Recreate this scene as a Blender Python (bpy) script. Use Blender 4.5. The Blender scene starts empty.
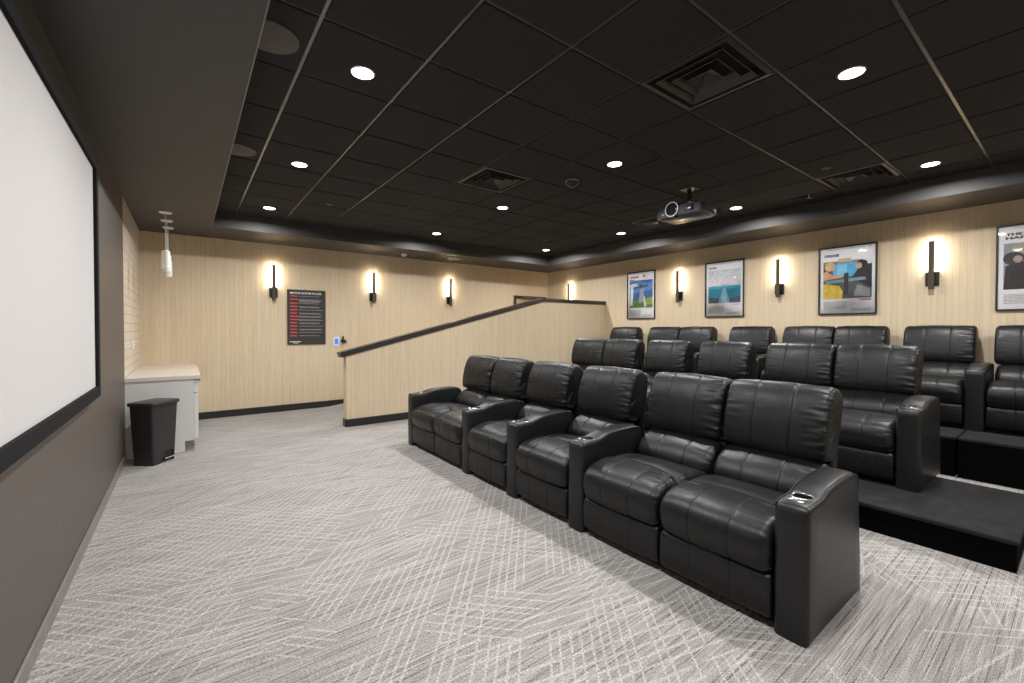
import bpy, bmesh, math, random
from mathutils import Vector, Matrix, noise
random.seed(7)
S = bpy.context.scene
COL = S.collection
PI = math.pi

# ------------------------------------------------------------------ node helpers
def new_mat(name):
    m = bpy.data.materials.new(name); m.use_nodes = True
    nt = m.node_tree
    b = nt.nodes['Principled BSDF']
    return m, nt, b
class G:
    """tiny wrapper for building shader maths"""
    def __init__(s, nt): s.nt = nt
    def n(s, t, **k):
        o = s.nt.nodes.new(t)
        for a, v in k.items(): setattr(o, a, v)
        return o
    def put(s, sock, v):
        if hasattr(v, 'is_output') or isinstance(v, bpy.types.NodeSocket): s.nt.links.new(v, sock)
        else: sock.default_value = v
    def m(s, op, a, b=0.0, c=0.0, clamp=False):
        o = s.n('ShaderNodeMath', operation=op); o.use_clamp = clamp
        s.put(o.inputs[0], a); s.put(o.inputs[1], b); s.put(o.inputs[2], c)
        return o.outputs[0]
    def pos(s): return s.n('ShaderNodeNewGeometry').outputs['Position']
    def xyz(s, v):
        o = s.n('ShaderNodeSeparateXYZ'); s.put(o.inputs[0], v); return o.outputs
    def comb(s, x, y, z):
        o = s.n('ShaderNodeCombineXYZ'); s.put(o.inputs[0], x); s.put(o.inputs[1], y); s.put(o.inputs[2], z); return o.outputs[0]
    def noise(s, vec, scale, detail=2.0, rough=.5, dist=0.0):
        o = s.n('ShaderNodeTexNoise'); s.put(o.inputs['Vector'], vec)
        o.inputs['Scale'].default_value = scale; o.inputs['Detail'].default_value = detail
        o.inputs['Roughness'].default_value = rough; o.inputs['Distortion'].default_value = dist
        return o.outputs[0]
    def ramp(s, fac, a, b, lo=0.0, hi=1.0):      # map range clamped
        o = s.n('ShaderNodeMapRange'); s.put(o.inputs[0], fac)
        o.inputs[1].default_value = a; o.inputs[2].default_value = b
        o.inputs[3].default_value = lo; o.inputs[4].default_value = hi
        return o.outputs[0]
    def mix(s, f, a, b, blend='MIX'):
        o = s.n('ShaderNodeMix', data_type='RGBA', blend_type=blend)
        s.put(o.inputs[0], f); s.put(o.inputs[6], a); s.put(o.inputs[7], b)
        return o.outputs[2]
    def bump(s, h, strength, dist, normal=None):
        o = s.n('ShaderNodeBump'); s.put(o.inputs['Height'], h)
        o.inputs['Strength'].default_value = strength; o.inputs['Distance'].default_value = dist
        if normal is not None: s.put(o.inputs['Normal'], normal)
        return o.outputs[0]
def C(r, g, b): return (r, g, b, 1.0)

def simple(name, col, rough=.5, metal=0.0, spec=.5, nz=0.0, nscale=60, bump=0.0):
    m, nt, b = new_mat(name); g = G(nt)
    b.inputs['Base Color'].default_value = C(*col)
    b.inputs['Roughness'].default_value = rough; b.inputs['Metallic'].default_value = metal
    b.inputs['Specular IOR Level'].default_value = spec
    if nz or bump:
        tc = g.n('ShaderNodeTexCoord').outputs['Object']
        n = g.noise(tc, nscale, 4)
        if nz:
            k = g.ramp(n, .3, .7, 1 - nz, 1 + nz)
            c = g.mix(1.0, C(*col), g.comb(k, k, k), 'MULTIPLY')
            nt.links.new(c, b.inputs['Base Color'])
        if bump: nt.links.new(g.bump(n, bump, .002), b.inputs['Normal'])
    return m
def emit(name, col, s):
    m, nt, b = new_mat(name)
    b.inputs['Base Color'].default_value = C(*col); b.inputs['Emission Color'].default_value = C(*col)
    b.inputs['Emission Strength'].default_value = s
    return m

# ------------------------------------------------------------------ materials
def mat_leather(name='black_leather', fb=.24, rg=(.36, .47)):
    m, nt, b = new_mat(name); g = G(nt); vk = 1.5 if fb < .1 else 1.0
    oi = g.n('ShaderNodeObjectInfo').outputs['Random']
    tc = g.n('ShaderNodeTexCoord').outputs['Object']
    off = g.n('ShaderNodeVectorMath', operation='ADD'); g.put(off.inputs[0], tc); g.put(off.inputs[1], g.comb(g.m('MULTIPLY', oi, 7), g.m('MULTIPLY', oi, 3), 0.0))
    v = off.outputs[0]
    fold = g.noise(v, 7, 3, .55, 1.2); grain = g.noise(v, 420, 2); mid = g.noise(v, 38, 3, .6, .6)
    h = g.m('ADD', g.m('MULTIPLY', fold, 1.0), g.m('MULTIPLY', mid, .10))
    nb = g.bump(h, fb, .009); nb = g.bump(grain, .25, .0006, nb)
    nt.links.new(nb, b.inputs['Normal'])
    c = g.mix(g.ramp(mid, .35, .7), C(.0042 * vk, .0044 * vk, .0049 * vk), C(.0072 * vk, .0075 * vk, .0081 * vk))
    nt.links.new(c, b.inputs['Base Color'])
    nt.links.new(g.ramp(mid, .3, .7, *rg), b.inputs['Roughness'])
    b.inputs['Specular IOR Level'].default_value = .42
    return m
def mat_carpet():
    m, nt, b = new_mat('crosshatch_carpet'); g = G(nt)
    p = g.pos(); x, y, z = g.xyz(p)
    w1 = g.m('MULTIPLY', g.m('SUBTRACT', g.noise(p, 6, 2), .5), .03)
    vor = g.n('ShaderNodeTexVoronoi'); vor.inputs['Scale'].default_value = 1.9; vor.distance = 'MANHATTAN'
    g.put(vor.inputs['Vector'], g.comb(x, g.m('MULTIPLY', y, 1.5), 0.0))
    r = g.xyz(vor.outputs['Color'])[0]
    vor2 = g.n('ShaderNodeTexVoronoi'); vor2.inputs['Scale'].default_value = 2.1; vor2.distance = 'CHEBYCHEV'
    g.put(vor2.inputs['Vector'], g.comb(g.m('ADD', x, g.m('MULTIPLY', y, .6)), y, 3.0))
    r2 = g.xyz(vor2.outputs['Color'])[1]
    jit = g.noise(g.comb(g.m('MULTIPLY', x, 95), g.m('MULTIPLY', y, 130), 7.0), 1.0, 1)
    def fam(ang, per, wid, seed):
        a = math.radians(ang)
        d = g.m('ADD', g.m('ADD', g.m('MULTIPLY', x, -math.sin(a)), g.m('MULTIPLY', y, math.cos(a))), w1 if seed % 2 else 0.0)
        d = g.m('ADD', d, g.m('MULTIPLY', g.m('SUBTRACT', jit, .5), .010))
        d = g.m('DIVIDE', d, per)
        idx = g.m('FLOOR', d)
        wn = g.n('ShaderNodeTexWhiteNoise', noise_dimensions='1D'); g.put(wn.inputs['W'], g.m('ADD', idx, seed * 17.3))
        rn = wn.outputs[0]
        f = g.m('ABSOLUTE', g.m('SUBTRACT', g.m('SUBTRACT', d, idx), g.ramp(rn, 0, 1, .35, .65)))
        line = g.ramp(f, wid * .35, wid * 1.25, 1, 0)
        return g.m('MULTIPLY', line, g.m('GREATER_THAN', rn, .16))
    A = g.m('MULTIPLY', fam(50, .046, .14, 2), g.m('LESS_THAN', r, .70))
    B = g.m('MULTIPLY', fam(-44, .056, .12, 4), g.m('GREATER_THAN', r2, .68))
    Cc = g.m('MULTIPLY', fam(16, .05, .13, 6), g.m('GREATER_THAN', r, .80))
    D = g.m('MULTIPLY', fam(-14, .06, .12, 8), g.m('LESS_THAN', r2, .22))
    light = g.m('MAXIMUM', g.m('MAXIMUM', A, B), g.m('MAXIMUM', Cc, D))
    # tufting rows run along X: every row has its own run of light and dark yarn
    def rows(pitch, xs, seed):
        q = g.m('DIVIDE', y, pitch); idx = g.m('FLOOR', q)
        wn = g.n('ShaderNodeTexWhiteNoise', noise_dimensions='1D'); g.put(wn.inputs['W'], g.m('ADD', idx, seed))
        nz = g.noise(g.comb(g.m('ADD', g.m('MULTIPLY', x, xs), g.m('MULTIPLY', wn.outputs[0], 400)), seed, 0.0), 1.0, 1)
        return nz, wn.outputs[0], g.m('ABSOLUTE', g.m('SUBTRACT', g.m('SUBTRACT', q, idx), .5))
    n1, q1, f1 = rows(.0062, 2.2, 3.0)
    band = g.noise(g.comb(g.m('MULTIPLY', x, .8), g.m('MULTIPLY', y, 24), 0.0), 1.0, 2, .6)
    loop = g.noise(g.comb(g.m('MULTIPLY', x, 105), g.m('MULTIPLY', y, 190), 2.0), 1.0, 1)
    base = g.mix(g.ramp(n1, .40, .60), C(.25, .230, .216), C(.44, .418, .40))
    base = g.mix(g.ramp(band, .35, .65, 0, .45), base, C(.30, .278, .26))
    run = g.noise(g.comb(g.m('MULTIPLY', x, 1.6), g.m('MULTIPLY', y, 26), 11.0), 1.0, 1)
    dark = g.m('MULTIPLY', fam(0, .031, .075, 10), g.ramp(run, .42, .50))
    base = g.mix(g.m('MULTIPLY', dark, .85), base, C(.075, .065, .058))
    base = g.mix(g.ramp(f1, .22, .5, 0, .45), base, C(.12, .105, .095))
    lcol = g.mix(g.ramp(loop, .3, .7), C(.46, .44, .42), C(.60, .58, .56))
    c = g.mix(g.m('MULTIPLY', light, .46), base, lcol)
    k = g.ramp(loop, .34, .66, .68, 1.28)
    c = g.mix(1.0, c, g.comb(k, k, k), 'MULTIPLY')
    nt.links.new(c, b.inputs['Base Color'])
    b.inputs['Roughness'].default_value = .95; b.inputs['Specular IOR Level'].default_value = .1
    h = g.m('ADD', g.m('MULTIPLY', loop, .5), g.m('ADD', g.m('MULTIPLY', light, .6), g.m('MULTIPLY', n1, .5)))
    nt.links.new(g.bump(h, .5, .004), b.inputs['Normal'])
    return m
def mat_wallpaper():
    m, nt, b = new_mat('oak_grain_wallcovering'); g = G(nt)
    x, y, z = g.xyz(g.pos()); h = g.m('ADD', x, y)
    fine = g.noise(g.comb(g.m('MULTIPLY', h, 95), g.m('MULTIPLY', z, 3.2), 0.0), 1.0, 4, .65)
    broad = g.noise(g.comb(g.m('MULTIPLY', h, 17), g.m('MULTIPLY', z, .5), 4.0), 1.0, 2, .5)
    rib = g.m('ABSOLUTE', g.m('SUBTRACT', g.m('FRACT', g.m('DIVIDE', h, .062)), .5))
    rib = g.ramp(rib, .40, .5)
    c = g.mix(g.ramp(fine, .3, .7), C(.545, .430, .283), C(.665, .545, .378))
    c = g.mix(g.ramp(broad, .35, .65, 0, .45), c, C(.70, .59, .44))
    c = g.mix(g.m('MULTIPLY', rib, .22), c, C(.36, .265, .16))
    nt.links.new(c, b.inputs['Base Color']); b.inputs['Roughness'].default_value = .62
    b.inputs['Specular IOR Level'].default_value = .3
    nt.links.new(g.bump(g.m('ADD', fine, g.m('MULTIPLY', rib, -.6)), .25, .001), b.inputs['Normal'])
    return m
def mat_darkwall():
    m, nt, b = new_mat('charcoal_brown_wallcovering'); g = G(nt)
    x, y, z = g.xyz(g.pos())
    n = g.noise(g.comb(g.m('MULTIPLY', y, 120), g.m('MULTIPLY', z, 6), 0.0), 1.0, 3, .6)
    c = g.mix(g.ramp(n, .3, .7), C(.080, .066, .057), C(.108, .090, .078))
    nt.links.new(c, b.inputs['Base Color']); b.inputs['Roughness'].default_value = .48
    b.inputs['Specular IOR Level'].default_value = .4
    nt.links.new(g.bump(n, .15, .0006), b.inputs['Normal'])
    return m
def mat_tile_ceiling():
    m, nt, b = new_mat('black_mineral_tile'); g = G(nt)
    p = g.pos(); n = g.noise(p, 160, 3, .7); n2 = g.noise(p, 45, 2)
    c = g.mix(g.ramp(n, .35, .65), C(.017, .0168, .0170), C(.034, .0335, .034))
    nt.links.new(c, b.inputs['Base Color']); b.inputs['Roughness'].default_value = .85
    b.inputs['Specular IOR Level'].default_value = .25
    nt.links.new(g.bump(g.m('ADD', n, n2), .6, .002), b.inputs['Normal'])
    return m
def mat_subway():
    m, nt, b = new_mat('cream_subway_tile'); g = G(nt)
    x, y, z = g.xyz(g.pos())
    br = g.n('ShaderNodeTexBrick'); g.put(br.inputs['Vector'], g.comb(y, g.m('ADD', z, .03), 0.0))
    br.inputs['Color1'].default_value = C(.66, .58, .47); br.inputs['Color2'].default_value = C(.71, .63, .52)
    br.inputs['Mortar'].default_value = C(.33, .27, .20); br.inputs['Scale'].default_value = 1.0
    br.inputs['Mortar Size'].default_value = .0035; br.inputs['Brick Width'].default_value = .40; br.inputs['Row Height'].default_value = .100
    nt.links.new(br.outputs['Color'], b.inputs['Base Color']); b.inputs['Roughness'].default_value = .3
    nt.links.new(g.bump(g.m('SUBTRACT', 1.0, br.outputs['Fac']), .4, .002), b.inputs['Normal'])
    return m
def mat_blackcarpet():
    m, nt, b = new_mat('black_plush_carpet'); g = G(nt)
    p = g.pos(); n = g.noise(p, 260, 2); n2 = g.noise(p, 9, 3, .6)
    c = g.mix(g.ramp(n, .3, .7), C(.012, .0115, .012), C(.030, .029, .030))
    k = g.ramp(n2, .3, .7, .8, 1.25); c = g.mix(1.0, c, g.comb(k, k, k), 'MULTIPLY')
    nt.links.new(c, b.inputs['Base Color']); b.inputs['Roughness'].default_value = .95
    b.inputs['Specular IOR Level'].default_value = .15
    nt.links.new(g.bump(n, .7, .003), b.inputs['Normal'])
    return m
def mat_glass():
    m = bpy.data.materials.new('clear_glazing'); m.use_nodes = True; nt = m.node_tree; nt.nodes.clear(); g = G(nt)
    out = g.n('ShaderNodeOutputMaterial'); mx = g.n('ShaderNodeMixShader')
    fr = g.n('ShaderNodeFresnel'); fr.inputs[0].default_value = 1.35
    t = g.n('ShaderNodeBsdfTransparent'); gl = g.n('ShaderNodeBsdfGlossy'); gl.inputs['Roughness'].default_value = .03
    nt.links.new(fr.outputs[0], mx.inputs[0]); nt.links.new(t.outputs[0], mx.inputs[1]); nt.links.new(gl.outputs[0], mx.inputs[2])
    nt.links.new(mx.outputs[0], out.inputs[0])
    return m
LEATHER = mat_leather(); VINYL = mat_leather('black_vinyl', .05, (.36, .40)); CARPET = mat_carpet(); OAK = mat_wallpaper(); DARKWALL = mat_darkwall()
TILE = mat_tile_ceiling(); SUBWAY = mat_subway(); PLUSH = mat_blackcarpet(); GLASS = mat_glass()
SOFFIT = simple('soffit_paint', (.046, .043, .042), .55, nz=.06, nscale=30)
TBAR = simple('dark_metal_grid', (.22, .215, .21), .26, .6)
BLACKTRIM = simple('black_trim', (.016, .015, .015), .42, nz=.1, nscale=40)
GREYTRIM = simple('grey_brown_cove_base', (.20, .175, .155), .38, nz=.12, nscale=12)
CAPMAT = simple('dark_bronze_cap', (.028, .024, .022), .30, nz=.1)
CHROME = simple('chrome', (.80, .80, .82), .14, 1.0)
BRONZE = simple('dark_bronze_metal', (.085, .062, .045), .38, .5)
BLKMETAL = simple('black_metal', (.018, .018, .019), .42, .3)
DARKPLAS = simple('black_plastic', (.016, .016, .017), .42, nz=.12, nscale=30)
BINPLAS = simple('charcoal_plastic', (.022, .022, .023), .38, nz=.12, nscale=30)
WHITEPL = simple('white_plastic', (.78, .77, .74), .4)
WHITEMET = simple('white_metal', (.86, .85, .82), .35)
LAMINATE = simple('white_laminate', (.66, .65, .63), .42, nz=.02)
WORKTOP = simple('cream_quartz', (.66, .60, .53), .28, nz=.06, nscale=90)
DARKTOE = simple('brown_toe_kick', (.24, .19, .15), .5, nz=.15)
SCREENW = simple('matte_white_screen', (.62, .603, .60), .75, spec=.2)
FELT = simple('black_felt_frame', (.012, .012, .013), .9, spec=.15, bump=.3, nscale=300)
BASEFAB = simple('black_dust_cover', (.010, .010, .010), .9)
PROJGREY = simple('projector_silver_grey', (.15, .155, .165), .22, .35)
PROJDARK = simple('projector_dark_gloss', (.03, .031, .034), .22)
LENSGL = simple('lens_glass_dark', (.02, .025, .035), .05)
SPKGRILL = simple('taupe_speaker_grille', (.085, .076, .070), .6, bump=.4, nscale=400)
VENT = simple('dark_diffuser_metal', (.050, .047, .043), .40, .3)
SCRNBLUE = emit('blue_display', (.02, .16, .85), .75)
PAPER = simple('poster_paper', (.86, .85, .86), .5)
LENSE = emit('lit_diffuser', (1, .99, .97), 12)
LEDW = emit('warm_led_strip', (1.0, .86, .68), 130)

# ------------------------------------------------------------------ object helpers
def tag(o, label=None, cat=None, group=None, kind=None):
    if label: o['label'] = label
    if cat: o['category'] = cat
    if group: o['group'] = group
    if kind: o['kind'] = kind
    return o
def empty(name, loc=(0, 0, 0), rz=0.0):
    o = bpy.data.objects.new(name, None); COL.objects.link(o); o.location = loc; o.rotation_euler = (0, 0, rz)
    o.empty_display_size = .05
    return o
def link(name, bm, mats, parent=None, smooth=False, loc=None, angle=None):
    me = bpy.data.meshes.new(name)
    bmesh.ops.recalc_face_normals(bm, faces=bm.faces[:])
    bm.to_mesh(me); bm.free()
    for m in (mats if isinstance(mats, (list, tuple)) else [mats]): me.materials.append(m)
    if smooth:
        me.polygons.foreach_set('use_smooth', [True] * len(me.polygons))
        if angle is not None: me.set_sharp_from_angle(angle=math.radians(angle))
    o = bpy.data.objects.new(name, me); COL.objects.link(o)
    if parent: o.parent = parent
    if loc: o.location = loc
    return o
def box(bm, x0, x1, y0, y1, z0, z1, bev=0.0, mi=0, seg=2):
    v = [bm.verts.new((x, y, z)) for x in (x0, x1) for y in (y0, y1) for z in (z0, z1)]
    f = [bm.faces.new([v[i] for i in q]) for q in ((0, 1, 3, 2), (4, 6, 7, 5), (0, 4, 5, 1), (2, 3, 7, 6), (0, 2, 6, 4), (1, 5, 7, 3))]
    for q in f: q.material_index = mi
    if bev:
        es = {e for q in f for e in q.edges}
        r = bmesh.ops.bevel(bm, geom=list(es), offset=bev, segments=seg, profile=.5, affect='EDGES')
        for q in r['faces']: q.material_index = mi
    return bm
def nb(*a, **k): return box(bmesh.new(), *a, **k)
def lathe(bm, prof, c=(0, 0, 0), seg=32, axis='z', mi=0, caps=True):
    """prof: list of (r, h)"""
    rings = []
    for r, h in prof:
        ring = []
        for i in range(seg):
            a = 2 * PI * i / seg
            p = (r * math.cos(a), r * math.sin(a), h)
            if axis == 'x': p = (h, r * math.cos(a), r * math.sin(a))
            if axis == 'y': p = (r * math.cos(a), h, r * math.sin(a))
            ring.append(bm.verts.new((p[0] + c[0], p[1] + c[1], p[2] + c[2])))
        rings.append(ring)
    for a, b in zip(rings, rings[1:]):
        for i in range(seg):
            f = bm.faces.new((a[i], a[(i + 1) % seg], b[(i + 1) % seg], b[i])); f.material_index = mi
    if caps:
        bm.faces.new(rings[0]).material_index = mi; bm.faces.new(rings[-1]).material_index = mi
    return bm
def prism(bm, pts, d0, d1, plane='xz', mi=0):
    """extrude polygon pts; plane xz -> extruded along y, xy -> along z, yz -> along x"""
    def P(p, d):
        return {'xz': (p[0], d, p[1]), 'xy': (p[0], p[1], d), 'yz': (d, p[0], p[1])}[plane]
    a = [bm.verts.new(P(p, d0)) for p in pts]; b = [bm.verts.new(P(p, d1)) for p in pts]
    n = len(pts)
    bm.faces.new(a).material_index = mi; bm.faces.new(b).material_index = mi
    for i in range(n): bm.faces.new((a[i], a[(i + 1) % n], b[(i + 1) % n], b[i])).material_index = mi
    return bm
def catmull(pts, M):
    """closed smooth resample to M points, even spacing"""
    n = len(pts); dense = []
    for i in range(n):
        p0, p1, p2, p3 = (Vector(pts[(i + k) % n]) for k in (-1, 0, 1, 2))
        for j in range(12):
            t = j / 12
            dense.append(.5 * ((2 * p1) + (-p0 + p2) * t + (2 * p0 - 5 * p1 + 4 * p2 - p3) * t * t + (-p0 + 3 * p1 - 3 * p2 + p3) * t ** 3))
    L = [0]
    for i in range(len(dense)): L.append(L[-1] + (dense[(i + 1) % len(dense)] - dense[i]).length)
    out = []; j = 0
    for k in range(M):
        s = L[-1] * k / M
        while L[j + 1] < s: j += 1
        t = (s - L[j]) / max(L[j + 1] - L[j], 1e-9)
        out.append(dense[j].lerp(dense[(j + 1) % len(dense)], t))
    return out
def loft(prof, w, r=.05, seams=(), M=110, N=46, pucker=0.0, seed=0, puff=0.0, seam_d=.004, seam_if=None, warp=None, smoothprof=True, sharp=False):
    """cushion: (x,z) cross-section swept across width w with rounded ends, stitched grooves and gathered side seams"""
    P = catmull(prof, M) if smoothprof else [Vector(p) for p in prof]
    M = len(P)
    area = sum(P[i].x * P[(i + 1) % M].y - P[(i + 1) % M].x * P[i].y for i in range(M))
    sg = 1 if area > 0 else -1
    nor = []
    for i in range(M):
        t = (P[(i + 1) % M] - P[i - 1]); t.normalize()
        nor.append(Vector((t.y, -t.x)) * sg)
    ys = set()
    h = w / 2
    for k in range(9):
        a = k / 8 * PI / 2
        ys.add(round(h - r * (1 - math.sin(a)), 5)); ys.add(round(-h + r * (1 - math.sin(a)), 5))
    for k in range(N + 1): ys.add(round(-(h - r) + 2 * (h - r) * k / N, 5))
    for s in seams:
        for d in (-.020, -.010, -.0035, -.0015, 0, .0015, .0035, .010, .020): ys.add(round(s + d, 5))
    ys = sorted(ys)
    ys2 = [ys[0]]
    for q in ys[1:]:
        if q - ys2[-1] > .0007: ys2.append(q)
    ys = ys2
    bm = bmesh.new(); rings = []
    ce = sum(P, Vector((0, 0))) / M
    for y in ys:
        d = h - abs(y)                                   # distance to the side
        inset = 0.0
        if d < r: inset = r * (1 - math.sqrt(max(0, 1 - ((r - d) / r) ** 2)))
        tt = abs(y) / h
        ring = []
        for i in range(M):
            off = -inset + puff * (1 - tt ** 2)
            if y != ys[0] and y != ys[-1]:
                for s in seams:
                    if abs(y - s) < .03 and (seam_if is None or seam_if(P[i])):
                        off -= seam_d * .6 * (1 - abs(y - s) / .03) ** 2
                        if abs(y - s) < .0032: off -= seam_d * 1.1 * (1 - abs(y - s) / .0032)
            if pucker:
                q = max(0.0, 1 - d / .06)
                a = i / M * 96.0
                nz = noise.noise(Vector((a, math.copysign(3, y) + seed, seed * 1.7)))
                nz2 = noise.noise(Vector((a * .45 + 7, math.copysign(5, y) + y * 9 + seed, seed)))
                off += (pucker * (q ** 1.3) * nz * 1.2 + pucker * .9 * max(0, 1 - d / .16) * nz2) * (.4 if y > 0 else 1.0)
            off += .0 if not pucker else .0030 * noise.noise(Vector((P[i].x * 7 + seed, y * 6, P[i].y * 7)))
            p = P[i] + nor[i] * off
            x = p.x + (warp(P[i], y / h) if warp else 0.0)
            ring.append(bm.verts.new((x, y, p.y)))
        rings.append(ring)
    for a, b in zip(rings, rings[1:]):
        for i in range(M): bm.faces.new((a[i], a[(i + 1) % M], b[(i + 1) % M], b[i]))
    for ring, sgn in ((rings[0], -1), (rings[-1], 1)):
        y = ring[0].co.y; prev = ring
        for f, dy in ((.75, .35), (.4, .6)):
            nr = [bm.verts.new((ce.x + (v.co.x - ce.x) * f, y + sgn * dy * r * (.12 if not sharp else 0), ce.y + (v.co.z - ce.y) * f)) for v in ring]
            for i in range(M): bm.faces.new((prev[i], prev[(i + 1) % M], nr[(i + 1) % M], nr[i]))
            prev = nr
        c = bm.verts.new((ce.x, y + (sgn * .08 * r if not sharp else 0), ce.y))
        for i in range(M): bm.faces.new((prev[i], prev[(i + 1) % M], c))
    return bm

FONT = None
def text(name, body, width, height, mat, parent, x, z, y, bold=.0, align='LEFT'):
    """lettering standing in the local xz plane, facing -y; scaled to width x cap height"""
    cu = bpy.data.curves.new(name, 'FONT'); cu.body = body; cu.size = 1; cu.offset = bold; cu.extrude = .002
    o = bpy.data.objects.new(name + '_tmp', cu); COL.objects.link(o)
    bpy.context.view_layer.update()
    me = bpy.data.meshes.new_from_object(o.evaluated_get(bpy.context.evaluated_depsgraph_get()))
    bpy.data.objects.remove(o); bpy.data.curves.remove(cu)
    xs = [v.co.x for v in me.vertices]; zs = [v.co.y for v in me.vertices]
    sx = width / (max(xs) - min(xs)); sz = height / (max(zs) - min(zs)); x0, z0 = min(xs), min(zs)
    for v in me.vertices:
        px, pz, py = (v.co.x - x0) * sx, (v.co.y - z0) * sz, v.co.z
        v.co = (px, -py * .3, pz)
    me.materials.clear(); me.materials.append(mat)
    r = bpy.data.objects.new(name, me); COL.objects.link(r); r.parent = parent; r.location = (x, y, z)
    return r

# ------------------------------------------------------------------ room constants
XW, XP = -.528, 7.317          # screen wall, poster wall
YF, YB = 8.243, -3.0           # far wall, wall behind the camera
ZS, ZC = 2.82, 3.03            # soffit, tile ceiling
def struct(name, bm, mats, **k):
    o = link(name, bm, mats, **k); o['kind'] = 'structure'; return o

struct('floor', nb(XW - .15, XP + .15, YB - .15, YF + .15, -.12, 0), CARPET)
# screen wall: dark covering up to the servery, tile beyond it
struct('wall_left', nb(XW - .15, XW, YB, 6.182, 0, 3.2), DARKWALL)
struct('wall_left_servery', nb(XW - .15, XW - .006, 6.182, YF, 0, 3.2), SUBWAY)
bm = bmesh.new()
OX0, OX1, OZ = 6.30, 7.19, 2.14      # doorway at the head of the ramp
box(bm, XW - .15, OX0, YF, YF + .15, 0, 3.2); box(bm, OX0, OX1, YF, YF + .15, OZ, 3.2); box(bm, OX1, XP + .15, YF, YF + .15, 0, 3.2)
struct('wall_far', bm, OAK)
struct('wall_right', nb(XP, XP + .15, YB, YF, 0, 3.2), OAK)
struct('wall_near', nb(XW - .15, XP + .15, YB - .15, YB, 0, 3.2), OAK)
# doorway: casing and corridor beyond
fr = bmesh.new()
box(fr, OX0 - .06, OX0 + .01, YF - .025, YF + .17, 0, OZ + .06, .004); box(fr, OX1 - .01, OX1 + .06, YF - .025, YF + .17, 0, OZ + .06, .004)
box(fr, OX0 + .01, OX1 - .01, YF - .025, YF + .17, OZ - .01, OZ + .06, .004)
struct('door_1', fr, BLACKTRIM)
bm = bmesh.new(); box(bm, OX0 - .5, XP + .9, YF + 1.3, YF + 1.4, 0, 2.7); box(bm, OX0 - .6, OX0 - .5, YF + .15, YF + 1.4, 0, 2.7); box(bm, XP + .9, XP + 1.0, YF + .15, YF + 1.4, 0, 2.7)
box(bm, OX0 - .6, XP + 1, YF + .15, YF + 1.4, 2.7, 2.8)
struct('wall_corridor', bm, OAK)

# soffits
bm = bmesh.new()
prism(bm, [(XW, YB), (.30, YB), (.30, YF), (XW, YF)], ZS, 3.2, 'xy')
struct('soffit_left', bm, SOFFIT)
struct('soffit_far', nb(.30, 6.50, 7.297, YF, ZS, 3.2), SOFFIT)
struct('soffit_right', nb(6.50, XP, YB, YF, ZS, 3.2), SOFFIT)
struct('trim_1', nb(.297, .303, YB, 7.297, ZS - .002, ZS + .008), GREYTRIM)

# suspended ceiling: tegular tiles below a recessed grid
GX0, GY0, T = .585, -.006, .6105
bm = bmesh.new()
gap = .011
VENTS = {(3, 2): 0, (3, 6): 0, (8, 2): 0, (8, 6): 0}
for i in range(-1, 11):
    for j in range(-5, 12):
        x0 = max(GX0 + i * T, .30); x1 = min(GX0 + (i + 1) * T, 6.50)
        y0 = GY0 + j * T; y1 = min(GY0 + (j + 1) * T, 7.297)
        if x1 - x0 < .02 or y1 - y0 < .02 or (i, j) in VENTS: continue
        a0 = x0 + (gap if x0 > .31 else 0); a1 = x1 - (gap if x1 < 6.49 else 0)
        b0 = y0 + gap; b1 = y1 - (gap if y1 < 7.29 else 0)
        c = .004
        lo = [bm.verts.new(p) for p in ((a0 + c, b0 + c, ZC), (a1 - c, b0 + c, ZC), (a1 - c, b1 - c, ZC), (a0 + c, b1 - c, ZC))]
        up = [bm.verts.new(p) for p in ((a0, b0, ZC + .004), (a1, b0, ZC + .004), (a1, b1, ZC + .004), (a0, b1, ZC + .004))]
        tp = [bm.verts.new(p) for p in ((a0, b0, ZC + .02), (a1, b0, ZC + .02), (a1, b1, ZC + .02), (a0, b1, ZC + .02))]
        bm.faces.new(lo)
        for k in range(4):
            bm.faces.new((lo[k], lo[(k + 1) % 4], up[(k + 1) % 4], up[k])); bm.faces.new((up[k], up[(k + 1) % 4], tp[(k + 1) % 4], tp[k]))
struct('ceiling', bm, TILE)
bm = bmesh.new()
for i in range(0, 10): box(bm, GX0 + i * T - .012, GX0 + i * T + .012, YB, 7.297, ZC + .010, ZC + .03)
for j in range(-5, 13):
    if GY0 + j * T < 7.28: box(bm, .30, 6.50, GY0 + j * T - .012, GY0 + j * T + .012, ZC + .0105, ZC + .0305)
struct('ceiling_grid', bm, TBAR)
struct('ceiling_deck', nb(XW - .15, XP + .15, YB - .15, YF + .15, 3.2, 3.3), BLACKTRIM)

# baseboards
struct('baseboard_left', nb(XW, XW + .012, YB, 6.17, 0, .085, .004), GREYTRIM)
struct('baseboard_far', nb(.115, OX0 - .06, YF - .014, YF, 0, .11, .003), BLACKTRIM)
struct('baseboard_right', nb(XP - .014, XP, YB, 6.357, 0, .11, .003), BLACKTRIM)

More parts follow.
